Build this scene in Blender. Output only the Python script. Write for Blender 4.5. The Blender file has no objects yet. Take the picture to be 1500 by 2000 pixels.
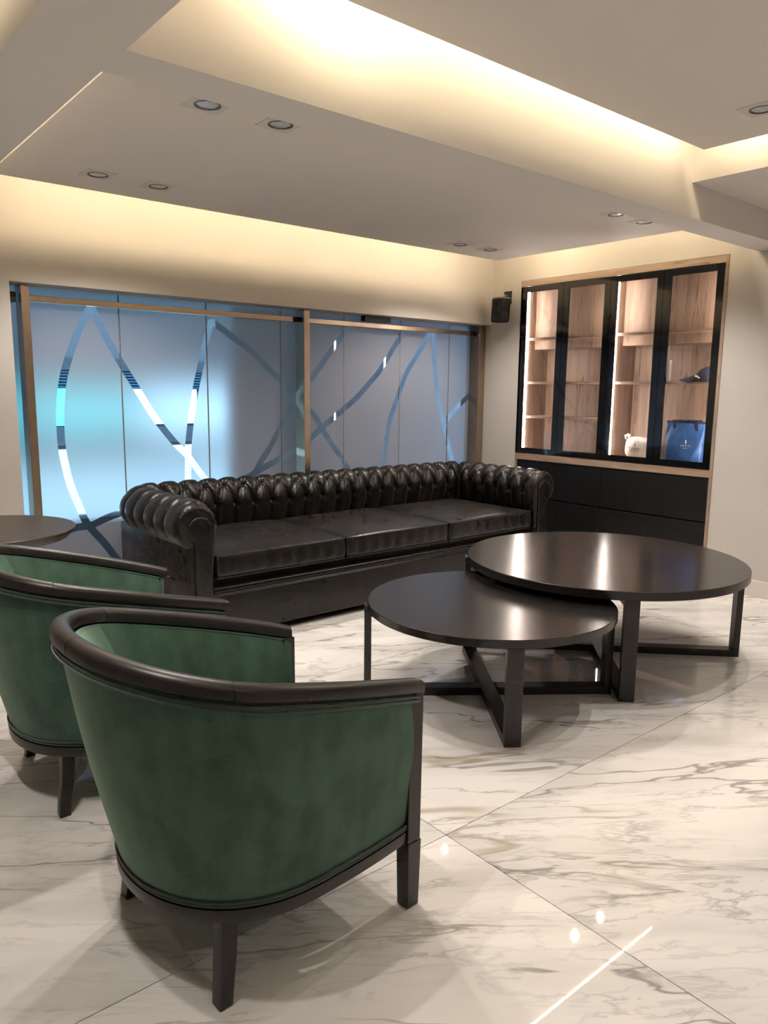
import bpy, bmesh, math, random
import numpy as np
from mathutils import Vector, Matrix
from mathutils.geometry import delaunay_2d_cdt

random.seed(7)
SC = bpy.context.scene
COL = SC.collection
R = math.radians

# ------------------------------------------------------------------ camera
cam_d = bpy.data.cameras.new('camera'); cam = bpy.data.objects.new('camera', cam_d); COL.objects.link(cam)
cam_d.sensor_fit = 'HORIZONTAL'; cam_d.sensor_width = 36.0
cam_d.lens = 1468.34 / 1500 * 36.0
cam_d.clip_start = 0.02; cam_d.clip_end = 200
_ri = Vector((0.77017, -0.63775, 0.01109)); _up = Vector((0.09416, 0.13087, 0.98692)); _fw = Vector((0.63086, 0.75905, -0.16084))
cam.matrix_world = Matrix(((_ri.x, _up.x, -_fw.x, 0), (_ri.y, _up.y, -_fw.y, 0), (_ri.z, _up.z, -_fw.z, 1.5), (0, 0, 0, 1)))
SC.camera = cam

# ------------------------------------------------------------------ world, sun, exposure
w = bpy.data.worlds.new('sky'); SC.world = w; w.use_nodes = True
_bg = w.node_tree.nodes['Background']; _bg.inputs['Color'].default_value = (0.36, 0.58, 0.95, 1); _bg.inputs['Strength'].default_value = 1.3
sd = bpy.data.lights.new('sun', 'SUN'); sun = bpy.data.objects.new('sun', sd); COL.objects.link(sun)
sd.energy = 16.5; sd.color = (0.44, 0.74, 1.0); sd.angle = R(1.0)
sun.rotation_euler = (R(42), 0, R(-20))
SC.view_settings.view_transform = 'Standard'; SC.view_settings.look = 'None'
SC.view_settings.exposure = 0.13; SC.view_settings.gamma = 1.0; SC.view_settings.use_curve_mapping = False
SC.cycles.max_bounces = 4; SC.cycles.diffuse_bounces = 3; SC.cycles.glossy_bounces = 3; SC.cycles.transmission_bounces = 4; SC.cycles.transparent_max_bounces = 8
SC.cycles.caustics_reflective = False; SC.cycles.caustics_refractive = False; SC.cycles.sample_clamp_indirect = 6.0
SC.cycles.use_adaptive_sampling = True; SC.cycles.adaptive_threshold = 0.05; SC.cycles.adaptive_min_samples = 12
SPOT_W = 48.0        # each recessed downlight
SPOT_C = (1.0, 0.925, 0.85)
COVE_C = (1.0, 0.81, 0.53)
COVE_E = 46.0

# ------------------------------------------------------------------ key measurements (metres)
XB, YA = 5.63, 5.15          # inner faces of the right wall and the window wall
XL, YF = -3.0, -2.65         # left wall, wall behind the camera
ZC = 3.10                    # structural ceiling
GL = 5.36                    # glass plane

# ------------------------------------------------------------------ material helpers
class NT:
    def __init__(s, name):
        s.m = bpy.data.materials.new(name); s.m.use_nodes = True
        s.t = s.m.node_tree; s.n = s.t.nodes; s.l = s.t.links
        s.out = s.n['Material Output']; s.p = s.n['Principled BSDF']
    def add(s, typ, **kw):
        n = s.n.new(typ)
        for k, v in kw.items():
            if k.startswith('i_'): n.inputs[k[2:].replace('_', ' ')].default_value = v
            else: setattr(n, k, v)
        return n
    def link(s, a, b): s.l.new(a, b)
    def ramp(s, fac, stops, interp='LINEAR'):
        r = s.n.new('ShaderNodeValToRGB'); r.color_ramp.interpolation = interp
        e = r.color_ramp.elements
        while len(e) < len(stops): e.new(0.5)
        for q, (pos, c) in zip(e, stops):
            q.position = pos; q.color = (*c, 1) if len(c) == 3 else c
        s.link(fac, r.inputs[0]); return r.outputs[0]
    def noise(s, vec, scale, detail=3, rough=0.5, dist=0.0):
        n = s.add('ShaderNodeTexNoise'); n.inputs['Scale'].default_value = scale; n.inputs['Detail'].default_value = detail
        n.inputs['Roughness'].default_value = rough; n.inputs['Distortion'].default_value = dist
        if vec is not None: s.link(vec, n.inputs['Vector'])
        return n
    def math(s, op, a, b=None):
        n = s.add('ShaderNodeMath', operation=op)
        for i, v in enumerate((a, b)):
            if v is None: continue
            if isinstance(v, (int, float)): n.inputs[i].default_value = v
            else: s.link(v, n.inputs[i])
        return n.outputs[0]
    def mapr(s, v, a, b, c=0.0, d=1.0):
        n = s.add('ShaderNodeMapRange'); n.interpolation_type = 'SMOOTHSTEP'
        s.link(v, n.inputs[0])
        for i, q in enumerate((a, b, c, d)): n.inputs[i + 1].default_value = q
        return n.outputs[0]
    def mix(s, fac, a, b):
        n = s.add('ShaderNodeMix', data_type='RGBA')
        for i, v in ((0, fac), (6, a), (7, b)):
            if isinstance(v, (int, float)): n.inputs[i].default_value = v
            elif isinstance(v, tuple): n.inputs[i].default_value = (*v, 1)
            else: s.link(v, n.inputs[i])
        return n.outputs[2]
    def bump(s, h, strength, dist=0.01):
        b = s.add('ShaderNodeBump'); b.inputs['Strength'].default_value = strength; b.inputs['Distance'].default_value = dist
        s.link(h, b.inputs['Height']); s.link(b.outputs[0], s.p.inputs['Normal'])
    def mapping(s, src, scale=(1, 1, 1), rot=(0, 0, 0)):
        m = s.add('ShaderNodeMapping'); m.inputs['Scale'].default_value = scale; m.inputs['Rotation'].default_value = rot
        s.link(src, m.inputs['Vector']); return m.outputs[0]
    def coord(s, which='Object'):
        return s.add('ShaderNodeTexCoord').outputs[which]

def simple(name, col, rough=0.5, metal=0.0, spec=0.5, vary=0.0, vscale=8, bump=0.0, bscale=200, **kw):
    t = NT(name); p = t.p
    p.inputs['Base Color'].default_value = (*col, 1); p.inputs['Roughness'].default_value = rough
    p.inputs['Metallic'].default_value = metal; p.inputs['Specular IOR Level'].default_value = spec
    for k, v in kw.items(): p.inputs[k.replace('_', ' ')].default_value = v
    co = t.coord()
    if vary:
        n = t.noise(co, vscale, 4)
        t.link(t.ramp(n.outputs[0], [(0.3, tuple(c * (1 - vary) for c in col)), (0.7, tuple(min(1, c * (1 + vary)) for c in col))]), p.inputs['Base Color'])
    if bump:
        t.bump(t.noise(co, bscale, 2).outputs[0], bump, 0.002)
    return t.m

def emit(name, col, strength):
    t = NT(name); t.p.inputs['Base Color'].default_value = (0.8, 0.8, 0.8, 1)
    t.p.inputs['Emission Color'].default_value = (*col, 1); t.p.inputs['Emission Strength'].default_value = strength
    return t.m

def marble():
    t = NT('polished_marble'); p = t.p
    co = t.coord('Object'); oi = t.add('ShaderNodeObjectInfo')
    off = t.add('ShaderNodeVectorMath', operation='SCALE'); cmb = t.add('ShaderNodeCombineXYZ')
    t.link(oi.outputs['Random'], cmb.inputs[0]); t.link(t.math('MULTIPLY', oi.outputs['Random'], 7.3), cmb.inputs[1])
    t.link(cmb.outputs[0], off.inputs[0]); off.inputs['Scale'].default_value = 37.0
    ad = t.add('ShaderNodeVectorMath', operation='ADD'); t.link(co, ad.inputs[0]); t.link(off.outputs[0], ad.inputs[1])
    rv = t.mapping(ad.outputs[0], (1, 1, 1), (0, 0, R(34)))
    sv = t.mapping(rv, (0.36, 1.7, 1))
    warp = t.noise(sv, 1.3, 4, 0.55)
    wv = t.add('ShaderNodeVectorMath', operation='MULTIPLY_ADD')
    t.link(warp.outputs['Color'], wv.inputs[0]); wv.inputs[1].default_value = (0.55, 0.55, 0); t.link(sv, wv.inputs[2])
    def ridge(scale, detail, width, rough=0.5):
        n = t.noise(wv.outputs[0], scale, detail, rough)
        return t.math('ABSOLUTE', t.math('SUBTRACT', n.outputs[0], 0.5))
    r1 = ridge(1.5, 5, 0); r2 = ridge(3.6, 6, 0, 0.6); r3 = ridge(0.9, 4, 0)
    mask = t.mapr(t.noise(sv, 1.7, 3).outputs[0], 0.42, 0.58)
    mask2 = t.mapr(t.noise(rv, 2.3, 3).outputs[0], 0.40, 0.62)
    fine = t.math('MULTIPLY', t.mapr(r2, 0.0, 0.022, 1, 0), mask2)
    bold = t.math('MULTIPLY', t.mapr(r1, 0.0, 0.011, 1, 0), mask)
    cloud = t.math('MULTIPLY', t.mapr(r1, 0.0, 0.13, 1, 0), t.mapr(t.noise(sv, 2.2, 5).outputs[0], 0.34, 0.64))
    r4 = ridge(6.5, 5, 0, 0.55)
    hair = t.math('MULTIPLY', t.mapr(r4, 0.0, 0.030, 1, 0), t.mapr(t.noise(sv, 3.1, 3).outputs[0], 0.42, 0.60))
    ochre = t.math('MULTIPLY', t.mapr(r3, 0.0, 0.010, 1, 0), t.mapr(t.noise(rv, 1.1, 4).outputs[0], 0.50, 0.60))
    c = t.mix(t.math('MULTIPLY', cloud, 0.50), (0.86, 0.82, 0.78), (0.56, 0.535, 0.51))
    c = t.mix(t.math('MULTIPLY', hair, 0.34), c, (0.46, 0.44, 0.42))
    c = t.mix(t.math('MULTIPLY', fine, 0.60), c, (0.38, 0.365, 0.345))
    c = t.mix(t.math('MULTIPLY', bold, 0.75), c, (0.22, 0.205, 0.19))
    c = t.mix(t.math('MULTIPLY', ochre, 0.60), c, (0.36, 0.29, 0.18))
    t.link(c, p.inputs['Base Color'])
    p.inputs['Roughness'].default_value = 0.022; p.inputs['IOR'].default_value = 1.5
    return t.m

def oak(name, axis='Z'):
    t = NT(name); p = t.p
    co = t.coord()
    sc = (9, 9, 0.55) if axis == 'Z' else ((9, 0.55, 9) if axis == 'Y' else (0.55, 9, 9))
    v = t.mapping(co, sc)
    n1 = t.noise(v, 1.6, 6, 0.6, 0.4); n2 = t.noise(v, 9.0, 3, 0.5)
    g = t.math('ADD', t.math('MULTIPLY', n1.outputs[0], 0.7), t.math('MULTIPLY', n2.outputs[0], 0.3))
    c = t.ramp(g, [(0.30, (0.17, 0.112, 0.078)), (0.48, (0.30, 0.208, 0.150)), (0.68, (0.41, 0.300, 0.226))])
    v2 = t.mapping(co, tuple(s * 0.62 for s in sc))
    cr = t.math('ABSOLUTE', t.math('SUBTRACT', t.noise(v2, 1.1, 5, 0.6).outputs[0], 0.5))
    crack = t.math('MULTIPLY', t.mapr(cr, 0.0, 0.013, 1, 0), t.mapr(t.noise(co, 3.0, 2).outputs[0], 0.47, 0.57))
    c = t.mix(t.math('MULTIPLY', crack, 0.8), c, (0.07, 0.04, 0.025))
    t.link(c, p.inputs['Base Color']); p.inputs['Roughness'].default_value = 0.55
    t.bump(n1.outputs[0], 0.15, 0.002)
    return t.m

def velvet():
    t = NT('green_velvet'); p = t.p
    co = t.coord()
    n = t.noise(co, 7, 5, 0.6, 0.6); n2 = t.noise(t.mapping(co, (3, 3, 0.7)), 6, 4)
    g = t.math('ADD', t.math('MULTIPLY', n.outputs[0], 0.6), t.math('MULTIPLY', n2.outputs[0], 0.4))
    t.link(t.ramp(g, [(0.35, (0.048, 0.090, 0.064)), (0.52, (0.070, 0.132, 0.094)), (0.70, (0.090, 0.162, 0.116))]), p.inputs['Base Color'])
    p.inputs['Roughness'].default_value = 0.85; p.inputs['Specular IOR Level'].default_value = 0.15
    p.inputs['Sheen Weight'].default_value = 0.9; p.inputs['Sheen Roughness'].default_value = 0.35
    p.inputs['Sheen Tint'].default_value = (0.62, 0.85, 0.70, 1)
    t.bump(t.noise(co, 240, 2).outputs[0], 0.08, 0.001)
    return t.m

def leather():
    t = NT('black_leather'); p = t.p
    co = t.coord()
    n = t.noise(co, 5, 4, 0.55)
    t.link(t.ramp(n.outputs[0], [(0.35, (0.0055, 0.0045, 0.0040)), (0.65, (0.0105, 0.0086, 0.0076))]), p.inputs['Base Color'])
    t.link(t.mapr(t.noise(co, 9, 3).outputs[0], 0.3, 0.7, 0.27, 0.40), p.inputs['Roughness'])
    p.inputs['Specular IOR Level'].default_value = 0.40
    p.inputs['Sheen Weight'].default_value = 0.10; p.inputs['Sheen Roughness'].default_value = 0.35; p.inputs['Sheen Tint'].default_value = (1.0, 0.86, 0.76, 1)
    h = t.noise(t.mapping(co, (1, 1, 2)), 16, 3, 0.5).outputs[0]
    t.bump(h, 0.20, 0.004)
    return t.m

def clear_glass(name, tint=(1, 1, 1), ior=1.5):
    t = NT(name); t.n.remove(t.p)
    tr = t.add('ShaderNodeBsdfTransparent'); tr.inputs[0].default_value = (*tint, 1)
    gl = t.add('ShaderNodeBsdfGlossy'); gl.inputs['Roughness'].default_value = 0.0; gl.inputs['Color'].default_value = (1, 1, 1, 1)
    fr = t.add('ShaderNodeFresnel'); fr.inputs[0].default_value = ior
    bf = t.add('ShaderNodeNewGeometry'); fac = t.math('MULTIPLY', fr.outputs[0], t.math('SUBTRACT', 1.0, bf.outputs['Backfacing']))
    mx = t.add('ShaderNodeMixShader'); t.link(fac, mx.inputs[0]); t.link(tr.outputs[0], mx.inputs[1]); t.link(gl.outputs[0], mx.inputs[2])
    t.link(mx.outputs[0], t.out.inputs[0]); return t.m

def frosted():
    t = NT('frosted_film'); t.n.remove(t.p)
    df = t.add('ShaderNodeBsdfDiffuse'); df.inputs[0].default_value = (0.41, 0.40, 0.44, 1)
    tl = t.add('ShaderNodeBsdfTranslucent'); tl.inputs[0].default_value = (0.85, 0.88, 0.92, 1)
    rf = t.add('ShaderNodeBsdfRefraction'); rf.inputs['Roughness'].default_value = 0.40; rf.inputs['IOR'].default_value = 1.30
    rf.inputs[0].default_value = (0.9, 0.93, 0.96, 1)
    m1 = t.add('ShaderNodeMixShader'); m1.inputs[0].default_value = 0.80
    t.link(tl.outputs[0], m1.inputs[1]); t.link(rf.outputs[0], m1.inputs[2])
    m2 = t.add('ShaderNodeMixShader'); m2.inputs[0].default_value = 0.50
    t.link(m1.outputs[0], m2.inputs[1]); t.link(df.outputs[0], m2.inputs[2])
    t.link(m2.outputs[0], t.out.inputs[0]); return t.m

M = dict(
    ext_far=simple('shade_toned_cladding', (0.055, 0.055, 0.065), 0.8, vary=0.1),  # far building wall: its shade is put into this dark base colour
    wall=simple('wall_paint', (0.54, 0.505, 0.465), 0.75, vary=0.02, vscale=3, bump=0.05, bscale=160),
    ceil=simple('ceiling_paint', (0.87, 0.825, 0.78), 0.85, vary=0.015, vscale=2),
    base=simple('baseboard_paint', (0.70, 0.65, 0.60), 0.45),
    grout=simple('grout', (0.42, 0.39, 0.36), 0.8, vary=0.1, vscale=40),
    marble=marble(), oak=oak('oak_veneer'), oak_h=oak('oak_edge', 'Y'), velvet=velvet(), leather=leather(),
    piping=simple('leather_piping', (0.012, 0.010, 0.010), 0.4, bump=0.1),
    gpiping=simple('velvet_piping', (0.024, 0.050, 0.034), 0.8, Sheen_Weight=0.5, vary=0.15, vscale=30),
    bwood=simple('black_stained_wood', (0.020, 0.0165, 0.0145), 0.36, vary=0.18, vscale=14, bump=0.05, bscale=90),
    btop=simple('black_satin_tabletop', (0.016, 0.0135, 0.0125), 0.20, vary=0.12, vscale=5, spec=0.55),
    bgap=simple('dark_joint', (0.006, 0.005, 0.005), 0.8, vary=0.1),
    stop=simple('grey_brown_tabletop', (0.060, 0.050, 0.043), 0.42, vary=0.2, vscale=10),
    bronze=simple('brushed_bronze', (0.43, 0.33, 0.245), 0.27, 1.0, vary=0.08, vscale=20),
    bglass=simple('black_glass_frame', (0.006, 0.006, 0.007), 0.07, spec=0.5, vary=0.1, vscale=3),
    drawer=simple('matt_black_drawer', (0.0055, 0.0055, 0.006), 0.5, spec=0.35, vary=0.1, vscale=6),
    plastic=simple('black_plastic', (0.012, 0.012, 0.013), 0.5, vary=0.1),
    grille=simple('black_speaker_cloth', (0.008, 0.008, 0.009), 0.85, bump=0.4, bscale=700),
    greyplastic=simple('grey_plastic', (0.16, 0.155, 0.15), 0.4, vary=0.05),
    lens=simple('downlight_lens', (0.60, 0.60, 0.63), 0.3, vary=0.25, vscale=60),
    ring=simple('downlight_ring', (0.10, 0.10, 0.11), 0.35, 0.6, vary=0.1),
    trimw=simple('downlight_trim', (0.74, 0.69, 0.635), 0.6, vary=0.02),
    glass=clear_glass('window_glass', (0.95, 0.98, 0.97)), dglass=clear_glass('door_glass', (0.90, 0.88, 0.87), 1.45),
    film=frosted(),
    led=emit('cabinet_led', (1.0, 0.90, 0.82), 65.0), cove=emit('cove_led', COVE_C, COVE_E), cove1=emit('cove_led_wall', COVE_C, COVE_E * 2.1),
    coveb=emit('cove_led_bright', (1.0, 0.80, 0.50), COVE_E * 2.2),
    blue=simple('blue_nylon', (0.026, 0.092, 0.27), 0.45, vary=0.35, vscale=14, bump=0.3, bscale=40),
    navy=simple('navy_cloth', (0.006, 0.009, 0.030), 0.75, vary=0.2, vscale=40, bump=0.2, bscale=400),
    white=simple('white_print', (0.75, 0.75, 0.77), 0.6, vary=0.05),
    cotton=simple('off_white_cotton', (0.76, 0.68, 0.62), 0.9, vary=0.08, vscale=20, bump=0.3, bscale=60),
    ink=simple('grey_ink', (0.16, 0.15, 0.16), 0.8, vary=0.1),
    card=simple('white_card', (0.72, 0.68, 0.67), 0.6, vary=0.06, vscale=30),
    ext_wall=simple('grey_render', (0.68, 0.70, 0.74), 0.85, vary=0.1), ext_white=simple('white_render', (0.85, 0.88, 0.88), 0.8, vary=0.05),
    ext_dark=simple('dark_fascia', (0.02, 0.025, 0.035), 0.6, vary=0.2), ext_soffit=simple('grey_soffit', (0.46, 0.45, 0.47), 0.9, vary=0.04),
    ext_green=simple('green_panel', (0.12, 0.50, 0.45), 0.6, vary=0.25, vscale=2), ext_ground=simple('street_paving', (0.50, 0.55, 0.54), 0.8, vary=0.15, vscale=3),
    ext_glass=simple('far_window_glass', (0.02, 0.06, 0.10), 0.05, vary=0.1), ext_low=simple('low_wall_render', (0.34, 0.36, 0.40), 0.8, vary=0.08),
)

# ------------------------------------------------------------------ mesh helpers
class MB:
    def __init__(s): s.v = []; s.f = []
    def add(s, vs, fs):
        o = len(s.v); s.v += [tuple(map(float, q)) for q in vs]; s.f += [tuple(i + o for i in q) for q in fs]; return s
    def box(s, x0, x1, y0, y1, z0, z1):
        return s.add([(x, y, z) for z in (z0, z1) for y in (y0, y1) for x in (x0, x1)],
                     [(0, 2, 3, 1), (4, 5, 7, 6), (0, 1, 5, 4), (2, 6, 7, 3), (0, 4, 6, 2), (1, 3, 7, 5)])
    def obox(s, c, ax, ay, az):   # centre and three half-axis vectors
        c, ax, ay, az = map(Vector, (c, ax, ay, az))
        return s.add([c + i * ax + j * ay + k * az for k in (-1, 1) for j in (-1, 1) for i in (-1, 1)],
                     [(0, 2, 3, 1), (4, 5, 7, 6), (0, 1, 5, 4), (2, 6, 7, 3), (0, 4, 6, 2), (1, 3, 7, 5)])
    def grid(s, P, closed_u=False, closed_v=False):   # P[u][v]
        nu, nv = len(P), len(P[0]); fs = []
        for i in range(nu - (0 if closed_u else 1)):
            for j in range(nv - (0 if closed_v else 1)):
                a, b = i, (i + 1) % nu; c, d = j, (j + 1) % nv
                fs.append((a * nv + c, b * nv + c, b * nv + d, a * nv + d))
        return s.add([q for row in P for q in row], fs)
    def loft(s, rings, cap0=True, cap1=True):
        n = len(rings[0]); o = len(s.v); s.grid(rings, False, True)
        if cap0: s.f.append(tuple(o + i for i in reversed(range(n))))
        if cap1: s.f.append(tuple(o + (len(rings) - 1) * n + i for i in range(n)))
        return s
    def lathe(s, prof, c=(0, 0, 0), n=48):            # prof [(r, z)] bottom to top, closed by caps
        return s.loft([[(c[0] + r * math.cos(2 * math.pi * k / n), c[1] + r * math.sin(2 * math.pi * k / n), c[2] + z) for k in range(n)] for r, z in prof])
    def tube(s, pts, r, n=8, closed=False, taper=None):
        P = [Vector(p) for p in pts]; rings = []; N = len(P); up = Vector((0, 0, 1))
        for i in range(N):
            a = P[(i - 1) % N] if (i > 0 or closed) else P[i]; b = P[(i + 1) % N] if (i < N - 1 or closed) else P[i]
            t = (b - a).normalized(); u = up if abs(t.z) < 0.95 else Vector((1, 0, 0))
            x = t.cross(u).normalized(); y = x.cross(t).normalized(); rr = r * (taper[i] if taper else 1)
            rings.append([P[i] + rr * (math.cos(2 * math.pi * k / n) * x + math.sin(2 * math.pi * k / n) * y) for k in range(n)])
        if closed: return s.grid(rings, True, True)
        return s.loft(rings)
    def build(s, name, mat, parent=None, off=(0, 0, 0), smooth=None, bevel=0.0, seg=2, recalc=True):
        me = bpy.data.meshes.new(name)
        v = [(a - off[0], b - off[1], c - off[2]) for a, b, c in s.v] if any(off) else s.v
        me.from_pydata(v, [], s.f)
        if bevel or recalc:
            bm = bmesh.new(); bm.from_mesh(me)
            if recalc: bmesh.ops.recalc_face_normals(bm, faces=bm.faces)
            if bevel:
                ed = [e for e in bm.edges if len(e.link_faces) == 2 and e.calc_face_angle(0) > R(30)]
                bmesh.ops.bevel(bm, geom=ed, offset=bevel, segments=seg, profile=0.6, affect='EDGES', clamp_overlap=True)
            bm.to_mesh(me); bm.free()
        if smooth is not None:
            me.polygons.foreach_set('use_smooth', [True] * len(me.polygons)); me.set_sharp_from_angle(angle=R(smooth))
        me.materials.append(M[mat] if isinstance(mat, str) else mat)
        o = bpy.data.objects.new(name, me); COL.objects.link(o)
        if parent is not None: o.parent = parent
        return o

def tag(o, label=None, cat=None, group=None, kind=None):
    if label: o['label'] = label
    if cat: o['category'] = cat
    if group: o['group'] = group
    if kind: o['kind'] = kind
    return o
def thing(name, label, cat, loc=(0, 0, 0), rz=0.0, group=None):
    o = bpy.data.objects.new(name, None); COL.objects.link(o); o.empty_display_size = 0.1
    o.location = loc; o.rotation_euler = (0, 0, rz); return tag(o, label, cat, group)
def setting(name, label=None):
    o = bpy.data.objects.new(name, None); COL.objects.link(o); o.empty_display_size = 0.1
    return tag(o, label, kind='structure')
def B(*a): return MB().box(*a)
def dup(ob, parent):
    c = ob.copy(); COL.objects.link(c); c.parent = parent
    for ch in list(ob.children): dup(ch, c)
    return c

# ------------------------------------------------------------------ floor
fl = setting('floor')
B(XL, XB, YF, 5.45, -0.12, -0.004).build('grout_bed', 'grout', fl)
xs = [XL, -1.20, 1.68, 4.56, XB]; ys = [YF, -1.21, 0.23, 1.67, 3.11, 4.55, 5.45]; g = 0.0016
for i in range(4):
    for j in range(6):
        x0, x1, y0, y1 = xs[i] + g, xs[i + 1] - g, ys[j] + g, ys[j + 1] - g
        cx, cy = (x0 + x1) / 2, (y0 + y1) / 2
        t = B(x0, x1, y0, y1, -0.0038, 0.0).build('tile', 'marble', fl, off=(cx, cy, 0)); t.location = (cx, cy, 0)

# ------------------------------------------------------------------ walls
OX0, OZ = 1.27, 2.132            # window opening: left edge, top edge
NY0, NY1, NZ = 2.820, 4.795, 2.514   # niche for the cabinet in the right wall
wb = MB().box(XL, OX0, YA, 5.55, 0, ZC).box(OX0, XB, YA, 5.55, OZ, ZC).build('wall_back', 'wall'); tag(wb, kind='structure')
wr = MB().box(XB, XB + 0.55, NY1, 5.55, 0, ZC).box(XB, XB + 0.55, YF, NY0, 0, ZC).box(XB, XB + 0.55, NY0, NY1, NZ, ZC).box(XB + 0.45, XB + 0.55, NY0, NY1, 0, NZ).build('wall_right', 'wall'); tag(wr, kind='structure')
tag(B(XL - 0.2, XL, YF - 0.2, 5.55, 0, ZC).build('wall_left', 'wall'), kind='structure')
tag(B(XL, XB + 0.55, YF - 0.2, YF, 0, ZC).build('wall_front', 'wall'), kind='structure')
tag(B(XB - 0.014, XB, YF, NY0 - 0.002, 0, 0.126).build('baseboard_right', 'base', bevel=0.003), kind='structure')
tag(B(XL, OX0 - 0.002, YA - 0.014, YA, 0, 0.126).build('baseboard_back', 'base', bevel=0.003), kind='structure')

# ------------------------------------------------------------------ ceiling: slab, beams, dropped panels with lit coves
ce = setting('ceiling')
B(XL - 0.2, XB + 0.55, YF - 0.2, 5.55, ZC, ZC + 0.2).build('slab', 'ceil', ce)
ZB = 2.505
B(0.964, XB, 2.405, 2.617, ZB, ZC).build('beam', 'ceil', ce)
B(0.683, 0.964, YF, YA, ZB, ZC).build('beam', 'ceil', ce)
B(4.279, XB, YF, 2.405, 2.696, ZC).build('bulkhead', 'ceil', ce)
P1 = (1.110, 5.242, 2.757, 4.755, 2.650)
P2 = (1.10, 4.138, YF + 0.2, 2.270, 2.817)
P3 = (XL + 0.2, 0.54, YF + 0.2, 4.95, 2.817)
for p in (P1, P2, P3): B(p[0], p[1], p[2], p[3], p[4], p[4] + 0.05).build('dropped_panel', 'ceil', ce)
def led_strip(x0, x1, y0, y1, z, mat='cove'): B(x0, x1, y0, y1, z, z + 0.010).build('led_strip', mat, ce)
zt = P1[4] + 0.05 + 0.034
led_strip(1.15, 5.18, 4.706, 4.716, zt, 'cove1'); led_strip(5.192, 5.202, 2.80, 4.70, zt, 'cove')
led_strip(5.190, 5.200, 4.20, 4.60, zt + 0.016, 'cove1')
led_strip(1.130, 1.140, 2.80, 4.69, zt + 0.02, 'cove1'); led_strip(1.16, 5.17, 2.777, 2.787, zt + 0.02, 'cove1')
zt = P2[4] + 0.05 + 0.055
led_strip(1.2, 4.10, 2.240, 2.250, zt); led_strip(4.108, 4.118, -2.3, 2.235, zt); led_strip(1.12, 1.13, -2.3, 2.2, zt)
led_strip(1.55, 1.95, 2.256, 2.264, zt + 0.012, 'coveb')
led_strip(0.51, 0.52, -2.3, 4.9, zt); led_strip(-2.7, 0.45, 4.92, 4.93, zt)

# recessed downlights: square trim, dark ring, grey lens, real spot lamp
def make_downlight(x, y, z, label, group):
    r = thing('downlight', label, 'ceiling light', (x, y, z), 0, group)
    o = (0, 0, 0)
    tr = MB()
    h, q = 0.082, 0.056
    n = 32
    outer = []
    for k in range(n):
        a = 2 * math.pi * k / n; c, s_ = math.cos(a), math.sin(a); m = h / max(abs(c), abs(s_)); outer.append((m * c, m * s_))
    inner = [(q * math.cos(2 * math.pi * k / n), q * math.sin(2 * math.pi * k / n)) for k in range(n)]
    tr.grid([[(*p, 0.0) for p in outer], [(*p, -0.004) for p in outer], [(*p, -0.004) for p in inner], [(*p, 0.0) for p in inner]], False, True)
    tr.build('trim_plate', 'trimw', r, smooth=30)
    MB().grid([[(q * 0.995 * math.cos(2 * math.pi * k / n) * f_, q * 0.995 * math.sin(2 * math.pi * k / n) * f_, zz) for k in range(n)] for f_, zz in ((1.0, -0.0005), (1.0, -0.006), (0.88, -0.006), (0.86, -0.0005))], False, True).build('ring', 'ring', r, smooth=40)
    MB().lathe([(0.047, -0.0008), (0.045, -0.0026), (0.032, -0.0042), (0.012, -0.005)], n=32).build('lens', 'lens', r, smooth=50)
    return r
def lamp(r, power=1.0):
    ld = bpy.data.lights.new('downlight_lamp', 'SPOT'); lo = bpy.data.objects.new('downlight_lamp', ld); COL.objects.link(lo)
    ld.energy = SPOT_W * power; ld.color = SPOT_C; ld.spot_size = R(128); ld.spot_blend = 0.60; ld.shadow_soft_size = 0.02
    lo.parent = r; lo.location = (0, 0, -0.03)
DL = [((1.55, 3.03, 2.65), 'recessed downlight at the beam edge, the upper left one of the ceiling panel', 1),
      ((1.90, 3.03, 2.65), 'recessed downlight at the beam edge, second from the left of the ceiling panel', 1),
      ((1.57, 4.38, 2.65), 'recessed downlight above the glowing window, leftmost near the window wall', 1),
      ((1.92, 4.39, 2.65), 'recessed downlight near the window wall, second from the left', 1),
      ((4.45, 4.44, 2.65), 'small far downlight near the room corner, left of its pair', 1),
      ((4.79, 4.43, 2.65), 'small far downlight nearest the lit panel corner, right of its pair', 1),
      ((4.46, 3.02, 2.65), 'far downlight half hidden by the beam, left of its pair', 1),
      ((4.79, 3.02, 2.65), 'far downlight half hidden by the beam, above the display cabinet', 1),
      ((3.76, 1.79, 2.817), 'recessed downlight cut by the right edge of the photo', 1)]
d0 = None
for (x, y, z), lab, pw in DL:
    if d0 is None: d0 = r_ = make_downlight(x, y, z, lab, 'recessed square downlights')
    else:
        r_ = d0.copy(); COL.objects.link(r_); r_.location = (x, y, z); r_['label'] = lab
        for ch in [c for c in d0.children if c.type == 'MESH']: dup(ch, r_)
    lamp(r_, pw)
for (x, y, z) in ((3.76, 1.45, 2.817), (0.16, 1.79, 2.817), (0.16, 1.45, 2.817), (1.48, -1.5, 2.817), (3.76, -1.5, 2.817)):
    r_ = d0.copy(); COL.objects.link(r_); r_.location = (x, y, z); r_['label'] = 'recessed downlight in the raised ceiling outside the picture'; r_['group'] = 'downlights outside the picture'
    for ch in [c for c in d0.children if c.type == 'MESH']: dup(ch, r_)
    lamp(r_, 1.0)

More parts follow.
